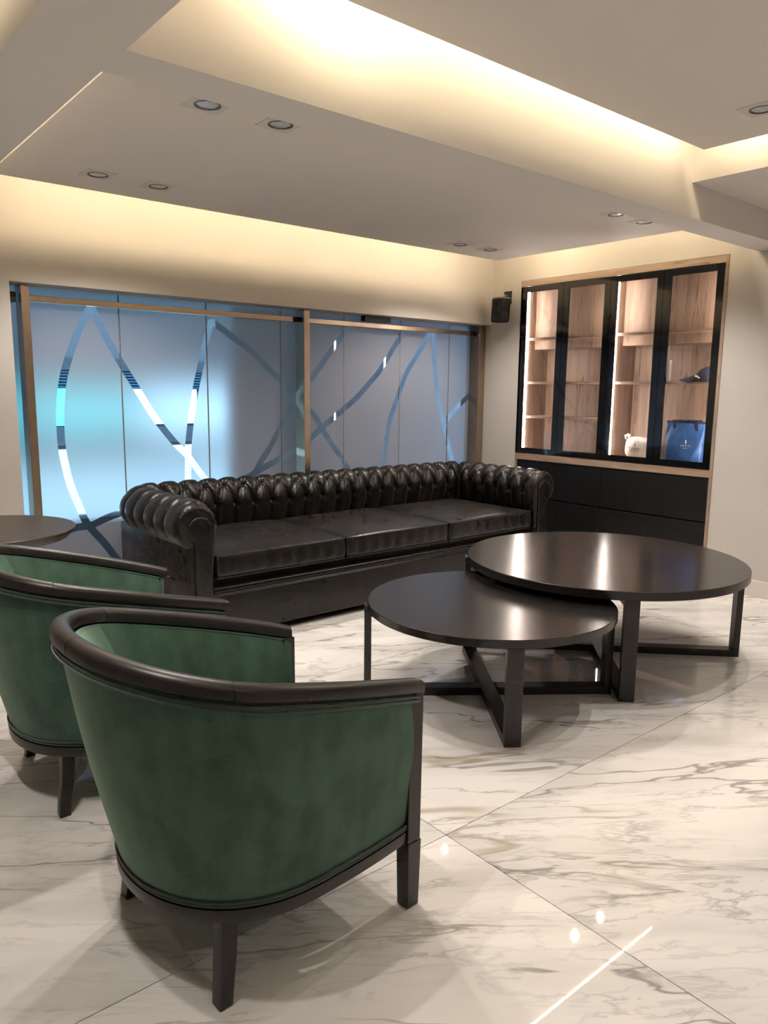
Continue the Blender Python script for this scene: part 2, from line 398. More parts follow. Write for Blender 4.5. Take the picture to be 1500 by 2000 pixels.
# ------------------------------------------------------------------ window: posts, rails, panes with frosted film cut by clear bands
win = setting('window_1', 'wide frosted glass window with clear curved bands')
JX = [OX0 + 0.004, 2.020, 2.685, 3.338, 3.980, 4.625, 5.255, XB - 0.004]
BANDS = [
 [(1.824,2.022),(1.787,1.969),(1.756,1.912),(1.715,1.815),(1.662,1.684),(1.619,1.540),(1.594,1.386),(1.585,1.231),(1.587,1.086),(1.604,0.950),(1.632,0.813),(1.674,0.688),(1.728,0.542),(1.844,0.386),(1.915,0.274),(2.004,0.138)],
 [(1.551,0.497),(1.656,0.522),(1.755,0.526),(1.866,0.567),(1.986,0.600)],
 [(1.838,2.023),(1.882,1.930),(1.938,1.814),(2.030,1.647),(2.127,1.486),(2.226,1.321),(2.329,1.177),(2.423,1.066),(2.493,0.996),(2.576,0.883),(2.647,0.788),(2.767,0.648)],
 [(2.727,1.997),(2.679,1.850),(2.630,1.664),(2.588,1.503),(2.554,1.345),(2.531,1.210),(2.512,1.076),(2.507,0.997),(2.500,0.791),(2.500,0.591)],
 [(2.734,1.997),(2.905,1.888),(3.070,1.788),(3.161,1.699),(3.277,1.616),(3.394,1.511),(3.489,1.419),(3.658,1.283),(3.738,1.175),(3.841,1.035),(3.958,0.897),(4.026,0.806),(4.149,0.629)],
 [(4.027,2.039),(3.901,1.885),(3.788,1.762),(3.676,1.625),(3.515,1.461),(3.418,1.330),(3.337,1.201),(3.251,1.056),(3.166,0.942),(3.079,0.817),(2.997,0.713)],
 [(4.658,2.017),(4.541,1.869),(4.376,1.658),(4.253,1.544),(4.115,1.420),(3.957,1.310),(3.768,1.183),(3.637,1.087),(3.493,0.987),(3.333,0.927),(3.180,0.861),(3.079,0.817),(2.951,0.758)],
 [(4.999,2.036),(4.859,1.849),(4.718,1.666),(4.633,1.500),(4.560,1.337),(4.498,1.176),(4.458,0.979),(4.424,0.783),(4.402,0.610)],
 [(5.039,2.028),(5.076,1.689),(5.112,1.470),(5.179,1.264),(5.234,1.072),(5.301,0.895),(5.344,0.785),(5.417,0.588)],
 [(5.727,1.540),(5.595,1.473),(5.480,1.401),(5.360,1.315),(5.264,1.228),(5.203,1.172)]]
BW = 0.026
def smooth_line(pts, k=4):
    P = [np.array(p) for p in pts]; out = []
    for i in range(len(P) - 1):
        p0 = P[max(i - 1, 0)]; p1 = P[i]; p2 = P[i + 1]; p3 = P[min(i + 2, len(P) - 1)]
        for s_ in range(k):
            u = s_ / k; out.append(0.5 * ((2 * p1) + (p2 - p0) * u + (2 * p0 - 5 * p1 + 4 * p2 - p3) * u * u + (3 * p1 - p0 - 3 * p2 + p3) * u ** 3))
    out.append(P[-1]); return np.array(out)
LINES = [smooth_line(b) for b in BANDS]
def in_band(p):
    for L in LINES:
        A, Bq = L[:-1], L[1:]; d = Bq - A
        u = np.clip(((p - A) * d).sum(1) / ((d * d).sum(1) + 1e-12), 0, 1)
        if np.hypot(*(A + d * u[:, None] - p).T).min() < BW * 0.995: return True
    return False
for a, b in zip(JX[:-1], JX[1:]):
    x0, x1, z0, z1 = a + 0.002, b - 0.002, 0.012, OZ - 0.002
    pane = B(x0, x1, GL, GL + 0.008, z0, z1).build('pane', 'glass', win)
    vs = [Vector((x0, z0)), Vector((x1, z0)), Vector((x1, z1)), Vector((x0, z1))]; es = [(0, 1), (1, 2), (2, 3), (3, 0)]
    for L in LINES:
        if L[:, 0].max() < x0 - 0.1 or L[:, 0].min() > x1 + 0.1: continue
        t_ = np.gradient(L, axis=0); t_ /= np.hypot(*t_.T)[:, None]; nn = np.c_[-t_[:, 1], t_[:, 0]]
        ring = np.r_[L + nn * BW, (L - nn * BW)[::-1]]; o = len(vs)
        vs += [Vector(q) for q in ring]; es += [(o + i, o + (i + 1) % len(ring)) for i in range(len(ring))]
    ov, oe, of, *_ = delaunay_2d_cdt(vs, es, [], 0, 1e-6)
    fs = []
    for q in of:
        c = sum((ov[i] for i in q), Vector((0, 0))) / len(q)
        if not (x0 < c.x < x1 and z0 < c.y < z1): continue
        if not in_band(np.array(c)): fs.append(tuple(q))
    mb = MB(); mb.add([(q.x, GL - 0.0012, q.y) for q in ov], fs)
    fo = mb.build('frosted_film', 'film', pane, recalc=False)
for x in JX[1:-1]:
    B(x - 0.0035, x + 0.0035, GL - 0.0022, GL + 0.009, 0.012, OZ - 0.002).build('joint_seal', 'greyplastic', win)
for x0, x1 in ((1.352, 1.402), (3.482, 3.537), (5.540, XB - 0.002)):
    B(x0, x1, 5.227, GL - 0.003, 0.0, OZ).build('post', 'bronze', win, bevel=0.002)
for x0, x1 in ((1.404, 3.480), (3.539, 5.538)):
    rl = B(x0, x1, GL - 0.052, GL - 0.003, 2.036, 2.074).build('rail', 'bronze', win, bevel=0.002)
    B(x1 - 0.05, x1, GL - 0.056, GL - 0.0525, 2.034, 2.076).build('bracket', 'plastic', rl)
B(OX0 + 0.01, XB - 0.01, GL - 0.02, GL + 0.03, 0.0, 0.011).build('floor_channel', 'bronze', win)
cl = MB().box(4.13, 4.42, 5.25, 5.315, 2.084, OZ - 0.001).build('door_closer', 'plastic', win, bevel=0.004)
MB().box(1.285, 1.335, 5.27, 5.33, 2.02, 2.085).build('catch_block', 'plastic', win, bevel=0.006)

# ------------------------------------------------------------------ outside: covered walk, low wall, street and far building
tag(B(-20, 40, 5.56, 60, -0.2, -0.1).build('ground', 'ext_ground'), 'sunlit street paving glimpsed through the clear bands', kind='structure')
tag(B(-6, 12, 5.56, 7.3, 2.5, 2.7).build('trim_1', 'ext_soffit'), kind='structure')
tag(B(0.2, 3.35, 6.05, 6.2, -0.1, 0.46).build('low_wall', 'ext_low'), 'low rendered wall outside behind the glass', 'wall')
tag(B(3.40, 12, 6.60, 6.80, -0.1, 2.5).build('wall_outside', 'ext_wall'), kind='structure')
bo = (8, 20, -0.1)
bl = thing('far_building', 'pale street building glimpsed through the clear bands on the left', 'building', bo)
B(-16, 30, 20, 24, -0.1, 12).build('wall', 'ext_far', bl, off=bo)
B(-16, 30, 19.9, 20, 1.90, 2.20).build('cornice', 'ext_dark', bl, off=bo)
for k in range(6): B(-16, 30, 19.93, 20, 1.46 + 0.075 * k, 1.50 + 0.075 * k).build('shutter_slat', 'ext_glass', bl, off=bo)
B(-16, 30, 19.92, 20, 0.0, 0.48).build('plinth', 'ext_dark', bl, off=bo)
B(6.6, 9.6, 19.86, 20, 0.50, 1.44).build('shop_front', 'ext_white', bl, off=bo)
B(4.4, 6.4, 19.90, 20, 0.50, 1.44).build('window', 'ext_green', bl, off=bo)
B(1.6, 4.2, 19.90, 20, 0.50, 1.44).build('window', 'ext_green', bl, off=bo)
B(9.8, 13.2, 19.90, 20, 0.50, 1.44).build('window', 'ext_glass', bl, off=bo)

# ------------------------------------------------------------------ sofa
so = (3.42, 4.42, 0.0)
sofa = thing('chesterfield_sofa', 'long black leather button-tufted chesterfield sofa along the window', 'sofa', so)
XLs, XRs, YBs, YFs, RC = 1.868, 4.975, 4.905, 3.935, 0.20
RR, ZR = 0.132, 0.714
PITCH = 0.151
L1 = YBs - RC - YFs; LA = RC * math.pi / 2; L2 = XRs - XLs - 2 * RC; LT = 2 * L1 + 2 * LA + L2
def path(s):
    """roll centre line: returns x, y and outward unit normal, vectorised"""
    s = np.asarray(s, float); x = np.zeros_like(s); y = x.copy(); nx = x.copy(); ny = x.copy()
    a = s <= L1; x[a] = XLs; y[a] = YFs + s[a]; nx[a] = -1
    b = (s > L1) & (s <= L1 + LA); th = (s[b] - L1) / RC; x[b] = XLs + RC - RC * np.cos(th); y[b] = YBs - RC + RC * np.sin(th); nx[b] = -np.cos(th); ny[b] = np.sin(th)
    c = (s > L1 + LA) & (s <= L1 + LA + L2); x[c] = XLs + RC + s[c] - L1 - LA; y[c] = YBs; ny[c] = 1
    d = (s > L1 + LA + L2) & (s <= L1 + 2 * LA + L2); th = (s[d] - L1 - LA - L2) / RC; x[d] = XRs - RC + RC * np.sin(th); y[d] = YBs - RC + RC * np.cos(th); nx[d] = np.sin(th); ny[d] = np.cos(th)
    e = s > L1 + 2 * LA + L2; x[e] = XRs; y[e] = YBs - RC - (s[e] - L1 - 2 * LA - L2); nx[e] = 1
    return x, y, nx, ny
# profile in (n, z): slanted inner face, then round the roll
i0 = np.array((-0.050, 0.43)); i1 = np.array((-RR, ZR - 0.02))
LI = np.hypot(*(i1 - i0)); A_END = -58.0; LR = R(180 - A_END) * RR; LP = LI + LR
def profile(l):
    l = np.asarray(l, float); n = np.empty_like(l); z = np.empty_like(l); pn = np.empty_like(l); pz = np.empty_like(l)
    a = l <= LI; u = l[a] / LI; n[a] = i0[0] + (i1[0] - i0[0]) * u - 0.012 * np.sin(math.pi * u); z[a] = i0[1] + (i1[1] - i0[1]) * u
    dx, dz = (i1 - i0) / LI; pn[a] = -dz; pz[a] = dx
    b = ~a; th = math.pi - (l[b] - LI) / RR; zc = ZR - 0.02 + 0.02 * np.clip((l[b] - LI) / 0.1, 0, 1)
    n[b] = RR * np.cos(th); z[b] = zc + RR * np.sin(th); pn[b] = np.cos(th); pz[b] = np.sin(th)
    return n, z, pn, pz
LB = LI - 0.012; LAr = LI + R(58) * RR          # button rows
S_PH = (L1 + LA + (2.438 - XLs - RC)) % PITCH
def seg_d(px, pz, ax, az, bx, bz):
    dx, dz = bx - ax, bz - az; u = np.clip(((px - ax) * dx + (pz - az) * dz) / (dx * dx + dz * dz), 0, 1)
    return np.hypot(px - ax - u * dx, pz - az - u * dz)
def tuft(s, l):
    q = (s - S_PH) / PITCH; k = np.round(q); ds = (q - k) * PITCH           # offset to the nearest row-B column
    dsA = ((q - 0.5) - np.round(q - 0.5)) * PITCH                             # to the nearest row-A column
    dB = np.where(l <= LB, np.abs(ds), np.hypot(ds, l - LB))
    dA = np.where(l >= LAr, np.abs(dsA), np.hypot(dsA, l - LAr))
    dd = np.minimum(seg_d(ds, l, 0, LB, PITCH / 2, LAr), seg_d(ds, l, 0, LB, -PITCH / 2, LAr))
    d = np.minimum(np.minimum(dB, dA), dd * 1.35 + 0.004)
    m = PITCH * 0.44; u = np.clip(d / m, 0, 1)
    hh = np.where(l < LAr + 0.05, 0.047, 0.047 - 0.028 * np.clip((l - LAr - 0.05) / 0.12, 0, 1))
    h = hh * np.sqrt(u * (2 - u))
    for rB, dS, dL in ((1, ds, l - LB), (1, dsA, l - LAr)):
        r = np.hypot(dS, dL); a = np.arctan2(dL, dS)
        h = h - 0.026 * np.exp(-(r / 0.030) ** 2) + 0.0042 * np.cos(11 * a) * np.exp(-((r - 0.034) / 0.018) ** 2)
    return h - 0.026
def roll_part(name, s0, s1, parent):
    ns = max(8, int((s1 - s0) / 0.0072)); nl = 112
    S, Lg = np.meshgrid(np.linspace(s0, s1, ns), np.linspace(0, LP, nl), indexing='ij')
    x, y, nx, ny = path(S); n, z, pn, pz = profile(Lg)
    inn = np.clip((Lg) / 0.05, 0, 1)
    h = tuft(S, Lg) * np.clip((LP - Lg) / 0.05, 0.0, 1)
    # fade the padding to a plain gathered roll at the two arm fronts
    e = np.clip(np.minimum(S, LT - S) / 0.05, 0, 1); h = h * e + (1 - e) * (-0.004)
    n = n + pn * h; z = z + pz * h
    X = x + nx * n; Y = y + ny * n
    mb = MB(); mb.grid(np.stack([X, Y, z], -1).tolist())
    return mb.build(name, 'leather', parent, off=so, smooth=180)
def arm_front(parent, xc, sgn):
    """front end of an arm: gathered rounded rim, keyhole facing and piping; sgn=-1 outward is -x"""
    th = np.radians(np.linspace(180, A_END, 60)); ol = [(RR * math.cos(a), ZR + RR * math.sin(a)) for a in th]
    ol = [(-0.100, 0.34), (-0.104, 0.45), (-0.118, 0.58)] + ol + [(0.044, 0.585), (0.044, 0.07), (-0.02, 0.07), (-0.08, 0.07), (-0.098, 0.2)]
    ol = np.array(ol); c = np.array((0.0, 0.60))
    ctr = np.array([(np.clip(p[0], -0.02, 0.0), np.clip(p[1], 0.1, 0.70)) for p in ol])
    dirn = ol - ctr; ln = np.hypot(*dirn.T)[:, None]; dirn = dirn / np.maximum(ln, 1e-6)
    rings = []
    for ins, yy in ((0.000, 0.06), (0.0, 0.0), (0.003, -0.012), (0.010, -0.023), (0.030, -0.030)):
        w_ = 0.0022 * np.cos(np.arange(len(ol)) * 2.3) * (1 if yy < -0.01 else 0)
        q = ol - dirn * np.minimum(ins, ln * 0.8)
        rings.append([(xc + sgn * a, YFs + yy + k, z) for (a, z), k in zip(q, w_)])
    MB().loft(rings).build('arm_front', 'leather', parent, off=so, smooth=50)
    # keyhole facing: disc at the scroll, strip down to the base on the seat side
    rd = 0.070; kc = (-0.012, 0.700)
    kh = [(kc[0] + rd * math.cos(a), kc[1] + rd * math.sin(a)) for a in np.radians(np.linspace(180, -70, 36))]
    kh = [(kc[0] - rd, 0.07)] + kh + [(0.018, 0.60), (0.018, 0.07)]
    f = MB().loft([[(xc + sgn * a, YFs + yy, z) for a, z in kh] for yy in (-0.030, -0.042)]).build('arm_facing', 'leather', parent, off=so, bevel=0.006, seg=3, smooth=50)
    MB().tube([(xc + sgn * a, YFs - 0.037, z) for a, z in kh], 0.0045, 6, closed=True).build('piping', 'piping', f, off=so, smooth=60)
arms = []
SB0, SB1 = L1 + LA * 0.5, L1 + LA * 1.5 + L2
a1 = roll_part('arm', 0, SB0, sofa); bk = roll_part('backrest', SB0, SB1, sofa); a2 = roll_part('arm', SB1, LT, sofa)
arm_front(a1, XLs, -1); arm_front(a2, XRs, 1)
# covered buttons
bme = MB().lathe([(0.0105, -0.004), (0.0115, 0.0), (0.009, 0.004), (0.0035, 0.006)], n=10)
bproto = None
for k in range(-1, int(LT / PITCH) + 2):
    for row, l in ((0.0, LB), (0.5, LAr)):
        s_ = S_PH + (k + row) * PITCH
        if s_ < 0.06 or s_ > LT - 0.06: continue
        par = a1 if s_ < SB0 else (bk if s_ < SB1 else a2)
        x, y, nx, ny = path(np.array([s_])); n, z, pn, pz = profile(np.array([l])); h = -0.047
        n = n + pn * h; z = z + pz * h
        loc = Vector((x[0] + nx[0] * n[0], y[0] + ny[0] * n[0], z[0])) - Vector(so)
        dirv = Vector((nx[0] * pn[0], ny[0] * pn[0], pz[0]))
        if bproto is None: bproto = o = bme.build('button', 'leather', par, smooth=60)
        else: o = bproto.copy(); COL.objects.link(o); o.parent = par
        o.location = loc; o.rotation_mode = 'QUATERNION'; o.rotation_quaternion = dirv.to_track_quat('Z', 'Y')
# outer body, base, deck, feet
MB().box(XLs - 0.052, XLs + 0.09, YFs - 0.031, YBs + 0.052, 0.06, 0.61).build('side_panel', 'leather', sofa, off=so, bevel=0.012, smooth=40)
MB().box(XRs - 0.09, XRs + 0.052, YFs - 0.031, YBs + 0.052, 0.06, 0.61).build('side_panel', 'leather', sofa, off=so, bevel=0.012, smooth=40)
MB().box(XLs + 0.09, XRs - 0.09, YBs - 0.06, YBs + 0.052, 0.06, 0.63).build('rear_panel', 'leather', sofa, off=so, bevel=0.012, smooth=40)
XI0, XI1 = XLs + 0.09, XRs - 0.09
bs = MB().box(XI0 - 0.01, XI1 + 0.01, 3.893, YBs - 0.06, 0.05, 0.298).build('seat_base', 'leather', sofa, off=so, bevel=0.014, seg=3, smooth=40)
MB().box(XI0, XI1, 3.902, YBs - 0.06, 0.298, 0.336).build('front_rail', 'leather', sofa, off=so, bevel=0.012, seg=3, smooth=40)
for z in (0.300, 0.337): MB().tube([(XI0, 3.900, z), (XI1, 3.900, z)], 0.005, 6).build('piping', 'piping', bs, off=so, smooth=60)
MB().box(XI0, XI1, 3.965, YBs - 0.06, 0.336, 0.385).build('seat_deck', 'leather', sofa, off=so)
for x in (XLs + 0.03, XRs - 0.03):
    for y in (3.97, YBs - 0.02): MB().lathe([(0.022, 0.0), (0.034, 0.02), (0.036, 0.055), (0.03, 0.062)], (x, y, 0), 16).build('foot', 'bwood', sofa, off=so, smooth=40)
def rrect(x0, x1, y0, y1, r, n=6):
    out = []
    for cx, cy, a0 in ((x1 - r, y0 + r, -90), (x1 - r, y1 - r, 0), (x0 + r, y1 - r, 90), (x0 + r, y0 + r, 180)):
        for k in range(n + 1): a = R(a0 + 90 * k / n); out.append((cx + r * math.cos(a), cy + r * math.sin(a)))
    return out
def dense(poly, step=0.02):
    out = []
    for i, p in enumerate(poly):
        q = poly[(i + 1) % len(poly)]; d = math.dist(p, q); m = max(1, int(d / step))
        out += [(p[0] + (q[0] - p[0]) * k / m, p[1] + (q[1] - p[1]) * k / m) for k in range(m)]
    return out
def cushion(x0, x1, seed):
    rnd = random.Random(seed); y0, y1, z0, z1 = 3.918, 4.845, 0.386, 0.527
    ol = dense(rrect(x0, x1, y0, y1, 0.03)); c = ((x0 + x1) / 2, (y0 + y1) / 2)
    ph = [rnd.uniform(0, 6.28) for _ in range(4)]
    def ring(ins, z, wob=0.0):
        q = []
        for (x, y) in ol:
            fx = 1 - ins / (0.5 * (x1 - x0)); fy = 1 - ins / (0.5 * (y1 - y0)); X = c[0] + (x - c[0]) * fx; Y = c[1] + (y - c[1]) * fy
            u = (X - c[0]) / (0.5 * (x1 - x0)); v = (Y - c[1]) / (0.5 * (y1 - y0))
            q.append((X, Y + (0.003 * math.sin(X * 60 + ph[0]) * wob if y < y0 + 0.05 else 0), z if z < 1 else z1 + 0.036 * (1 - abs(u) ** 3.0) * (1 - abs(v) ** 3.0) + 0.0025 * math.sin(5 * X + 3 * Y + ph[1])))
        return q
    rings = [ring(0.03, z0), ring(0.008, z0 + 0.004), ring(0.0, z0 + 0.016)] + [ring(0.0 - 0.004 * math.sin(math.pi * k / 6), z0 + 0.016 + (z1 - z0 - 0.028) * k / 6, 1.0) for k in range(1, 6)] + [ring(0.0, z1 - 0.010), ring(0.006, z1 - 0.002)]
    rings += [ring(i_, 2) for i_ in (0.02, 0.05, 0.10, 0.16, 0.23, 0.30, 0.37, 0.42)]
    cu = MB().loft(rings).build('seat_cushion', 'leather', sofa, off=so, smooth=60)
    for z in (z0 + 0.006, z1 - 0.004): MB().tube([(*p, z) for p in dense(rrect(x0 + 0.001, x1 - 0.001, y0 - 0.001, y1, 0.03), 0.05)], 0.0045, 6, closed=True).build('piping', 'piping', cu, off=so, smooth=60)
cw = (4.845 - 1.985) / 3
for k in range(3): cushion(1.985 + cw * k + 0.004, 1.985 + cw * (k + 1) - 0.004, k)

# ------------------------------------------------------------------ green velvet tub chairs
def ucurve(xf, xs_, a, w_, ex, k, n=64, m=24):
    th = np.linspace(0, np.pi, n); cx = xs_ - a * np.abs(np.sin(th)) ** (2 / ex); cy = -np.sign(np.cos(th)) * w_ * np.abs(np.cos(th)) ** (2 / ex)
    xa = np.linspace(xf, xs_, m)[:-1]; ya = w_ - k * ((xa - xs_) / (xf - xs_)) ** 2
    return np.c_[np.r_[xa, cx, xa[::-1]], np.r_[-ya, cy, ya[::-1]]]       # from the near (-y) arm round the back to the far arm
def resample(P, n):
    d = np.r_[0, np.cumsum(np.hypot(*np.diff(P[:, :2], axis=0).T))]; t = np.linspace(0, d[-1], n)
    return np.c_[[np.interp(t, d, P[:, i]) for i in range(P.shape[1])]].T
NU = 110
def top_curve():
    P = ucurve(0.354, -0.168, 0.308, 0.385, 2.116, 0.074); s = np.clip((0.354 - P[:, 0]) / (0.354 + 0.476), 0, 1)
    return resample(np.c_[P, 0.674 + 0.222 * s ** 0.922], NU)
def bot_curve(): return resample(np.c_[ucurve(0.354, -0.03, 0.33, 0.335, 2.1, 0.03), np.full(24 * 2 - 2 + 64, 0.25)], NU)
def normals2d(P):
    t = np.gradient(P[:, :2], axis=0); t /= np.hypot(*t.T)[:, None]; return np.c_[t[:, 1], -t[:, 0]] * -1   # outward
def make_chair():
    r = thing('tub_chair', '', 'armchair', (0, 0, 0))
    T, Bo = top_curve(), bot_curve(); nT, nB = normals2d(T), normals2d(Bo)
    if (nT[NU // 2] @ np.array((-1, 0))) < 0: nT, nB = -nT, -nB
    # rail: rounded section swept along the top, in four lengths with fine joints
    sec = [(-0.024, -0.016), (-0.024, 0.008), (-0.018, 0.018), (-0.006, 0.0225), (0.008, 0.0225), (0.020, 0.0175), (0.0255, 0.007), (0.0255, -0.013), (0.019, -0.019), (-0.018, -0.019)]
    def sweep(i0_, i1_, sc=1.0, ext=0.0):
        rings = []
        for i in range(i0_, i1_ + 1):
            p, n_ = T[i], nT[i]
            rings.append([(p[0] + n_[0] * a * sc, p[1] + n_[1] * a * sc, p[2] + b * sc) for a, b in sec])
        return MB().loft(rings)
    cuts = [0, 32, 54, 77, NU - 1]
    sweep(0, NU - 1, 0.93).build('rail_core', 'bgap', r, smooth=40)
    for a, b in zip(cuts[:-1], cuts[1:]):
        # trim each length by a hair so that the joint shows
        mb = MB(); rings = []
        for j, i in enumerate(np.linspace(a + (0.05 if a else 0), b - (0.05 if b < NU - 1 else 0), b - a + 1)):
            i0_ = min(int(i), NU - 2); u = i - i0_; p = T[i0_] * (1 - u) + T[i0_ + 1] * u; n_ = nT[i0_] * (1 - u) + nT[i0_ + 1] * u
            rings.append([(p[0] + n_[0] * q, p[1] + n_[1] * q, p[2] + h) for q, h in sec])
        mb.loft(rings).build('top_rail', 'bwood', r, smooth=40)
    # outer shell, inner back and arms
    def wall(offs_t, offs_b, zb, zt_off, i0_, i1_, bulge, n=16, rev=False):
        rows = []
        for i in range(i0_, i1_ + 1):
            col = []
            for j in range(n + 1):
                u = j / n; zbot = zb; ztop = T[i][2] + zt_off; z = zbot + (ztop - zbot) * u
                f_ = (z - 0.25) / (T[i][2] - 0.25)
                p = Bo[i][:2] * (1 - f_) + T[i][:2] * f_; nn = nB[i] * (1 - f_) + nT[i] * f_
                o = offs_b * (1 - u) + offs_t * u + bulge * math.sin(math.pi * u)
                col.append((p[0] + nn[0] * o, p[1] + nn[1] * o, z))
            rows.append(col)
        return rows
    MB().grid(wall(0.012, 0.004, 0.252, -0.022, 1, NU - 2, 0.010)).build('outer_shell', 'velvet', r, smooth=60)
    MB().grid(wall(-0.030, -0.055, 0.40, -0.020, 1, NU - 2, -0.018)).build('inner_lining', 'velvet', r, smooth=60)
    MB().grid([[(*q[:2], q[2]) for q in c] for c in wall(-0.040, -0.085, 0.41, -0.026, 35, NU - 36, -0.030)]).build('back_pad', 'velvet', r, smooth=60)
    def pipe(off, dz, top, name='piping', rad=0.0042):
        pts = [((T if top else Bo)[i][0] + (nT if top else nB)[i][0] * off, (T if top else Bo)[i][1] + (nT if top else nB)[i][1] * off, (T[i][2] if top else 0.25) + dz) for i in range(1, NU - 1)]
        MB().tube(pts, rad, 6).build(name, 'gpiping', r, smooth=60)
    pipe(0.018, -0.029, True); pipe(0.020, -0.040, True); pipe(-0.030, -0.026, True); pipe(0.010, 0.008, False); pipe(0.012, 0.018, False)
    # lower frame ring and front rail
    rings = [[(Bo[i][0] + nB[i][0] * a, Bo[i][1] + nB[i][1] * a, z) for a, z in ((-0.03, 0.214), (0.012, 0.214), (0.014, 0.250), (-0.03, 0.252))] for i in range(NU)]
    MB().loft(rings).build('base_frame', 'bwood', r, bevel=0.002, smooth=40)
    MB().box(0.318, 0.352, -0.285, 0.285, 0.214, 0.30).build('front_rail', 'bwood', r, bevel=0.003)
    for s_ in (-1, 1):
        yt, yb = s_ * 0.311, s_ * 0.305
        rg = [[(x, (yb + (yt - yb) * min(1, z / 0.66)) + dy, z) for x, dy in ((0.308, -0.025), (0.357, -0.025), (0.357, 0.025), (0.308, 0.025))] for z in (0.214, 0.664)]
        MB().loft(rg).build('arm_post', 'bwood', r, bevel=0.003)
        rg = [[(0.337 + dx * k, s_ * 0.305 + dy * k, z) for dx, dy in ((-0.026, -0.026), (0.026, -0.026), (0.026, 0.026), (-0.026, 0.026))] for z, k in ((0.0, 0.86), (0.21, 1.0))]
        MB().loft(rg).build('front_leg', 'bwood', r, bevel=0.003)
        a = math.atan2(s_ * -0.25, 0.20)
        rg = []
        for z, ox, oy, hw in ((0.0, -0.264, 0.272, 0.0205), (0.05, -0.258, 0.268, 0.0215), (0.12, -0.244, 0.255, 0.0235), (0.214, -0.235, 0.243, 0.025), (0.232, -0.234, 0.242, 0.025)):
            c_, sn = math.cos(R(45)), math.sin(R(45))
            rg.append([(ox + hw * (dx * 0.9), s_ * oy + hw * dy, z) for dx, dy in ((-1, -1), (1, -1), (1, 1), (-1, 1))])
        MB().loft(rg).build('rear_leg', 'bwood', r, bevel=0.004, smooth=40)
        MB().grid([[(0.315, s_ * 0.30 + s_ * dy, z) for z in (0.26, 0.66)] for dy in (-0.055, 0.008)]).build('arm_end', 'velvet', r)
    # seat
    ins = [(Bo[i][0] - nB[i][0] * 0.05 * 1.0, Bo[i][1] - nB[i][1] * 0.05) for i in range(2, NU - 2)]
    ins[0] = (0.34, ins[0][1]); ins[-1] = (0.34, ins[-1][1]); c = np.mean(np.array(ins), 0)
    rings = [[(c[0] + (x - c[0]) * k, c[1] + (y - c[1]) * k, z) for x, y in ins] for k, z in ((0.96, 0.24), (1.0, 0.27), (1.01, 0.36), (0.985, 0.41), (0.93, 0.43), (0.6, 0.445), (0.2, 0.45))]
    MB().loft(rings).build('seat_cushion', 'velvet', r, smooth=50)
    return r
ch1 = make_chair(); ch1.location = (1.0, 1.785, 0); ch1.rotation_euler = (0, 0, 0.044)
ch2 = ch1.copy(); COL.objects.link(ch2)
for c in list(ch1.children): dup(c, ch2)
ch2.location = (0.985, 2.863, 0); ch2.rotation_euler = (0, 0, -0.055)
tag(ch1, 'green velvet tub chair with black rail, nearest the camera', 'armchair', 'green velvet tub chairs')
tag(ch2, 'green velvet tub chair partly hidden behind the nearest one, beside the side table', 'armchair', 'green velvet tub chairs')

# ------------------------------------------------------------------ nested coffee tables
def coffee_table(label, cx, cy, zt, rad, th, a0, poke):
    t = thing('coffee_table', label, 'coffee table', (cx, cy, 0), 0, 'round black coffee tables')
    MB().lathe([(rad - 0.004, zt - th), (rad, zt - th + 0.003), (rad, zt - 0.003), (rad - 0.003, zt)], n=128).build('tabletop', 'btop', t, smooth=40)
    hw, tk, bh = 0.0365, 0.034, 0.040
    for q, (ang, ro, zt_leg) in enumerate(((a0, rad - 0.010, zt - th), (a0 + 90, rad + poke, zt - 0.022))):
        u = Vector((math.cos(R(ang)), math.sin(R(ang)), 0)); v = Vector((-u.y, u.x, 0)); z = Vector((0, 0, 1))
        for s_ in (-1, 1):
            top = zt_leg
            if q == 0: MB().obox(u * s_ * (ro - tk / 2) + z * top / 2, u * tk / 2, v * hw, z * top / 2).build('leg', 'bwood', t, bevel=0.002)
            else:
                # the leg stands just proud of the rim and runs up beside it
                h1 = zt - th
                mb = MB().obox(u * s_ * (ro - tk / 2) + z * h1 / 2, u * tk / 2, v * hw, z * h1 / 2)
                mb.build('leg', 'bwood', t, bevel=0.002)
                MB().obox(u * s_ * (rad + (ro - rad) / 2 + 0.0005) + z * (h1 + top) / 2, u * ((ro - rad) / 2), v * hw, z * (top - h1) / 2).build('leg_tip', 'bwood', t)
        if q == 0: MB().obox(z * bh / 2, u * (ro - tk), v * hw, z * bh / 2).build('floor_bar', 'bwood', t, bevel=0.002)
        else:
            for s_ in (-1, 1): MB().obox(u * s_ * ((ro - tk) + hw) / 2 + z * bh / 2, u * ((ro - tk) - hw) / 2, v * hw, z * bh / 2).build('floor_bar', 'bwood', t, bevel=0.002)
        zb_ = zt - th - 0.017 - 0.0 * q
        if q == 0: MB().obox(z * zb_, u * (ro - tk), v * hw, z * 0.016).build('top_bar', 'bwood', t)
        else:
            for s_ in (-1, 1): MB().obox(u * s_ * ((ro - tk) + hw) / 2 + z * zb_, u * ((ro - tk) - hw) / 2, v * hw, z * 0.016).build('top_bar', 'bwood', t)
    return t
coffee_table('lower round black coffee table, tucked under the larger one', 2.705, 2.426, 0.480, 0.605, 0.040, -127, 0.016)
coffee_table('larger taller round black coffee table in front of the cabinet', 3.694, 2.460, 0.560, 0.778, 0.046, -135, 0.012)

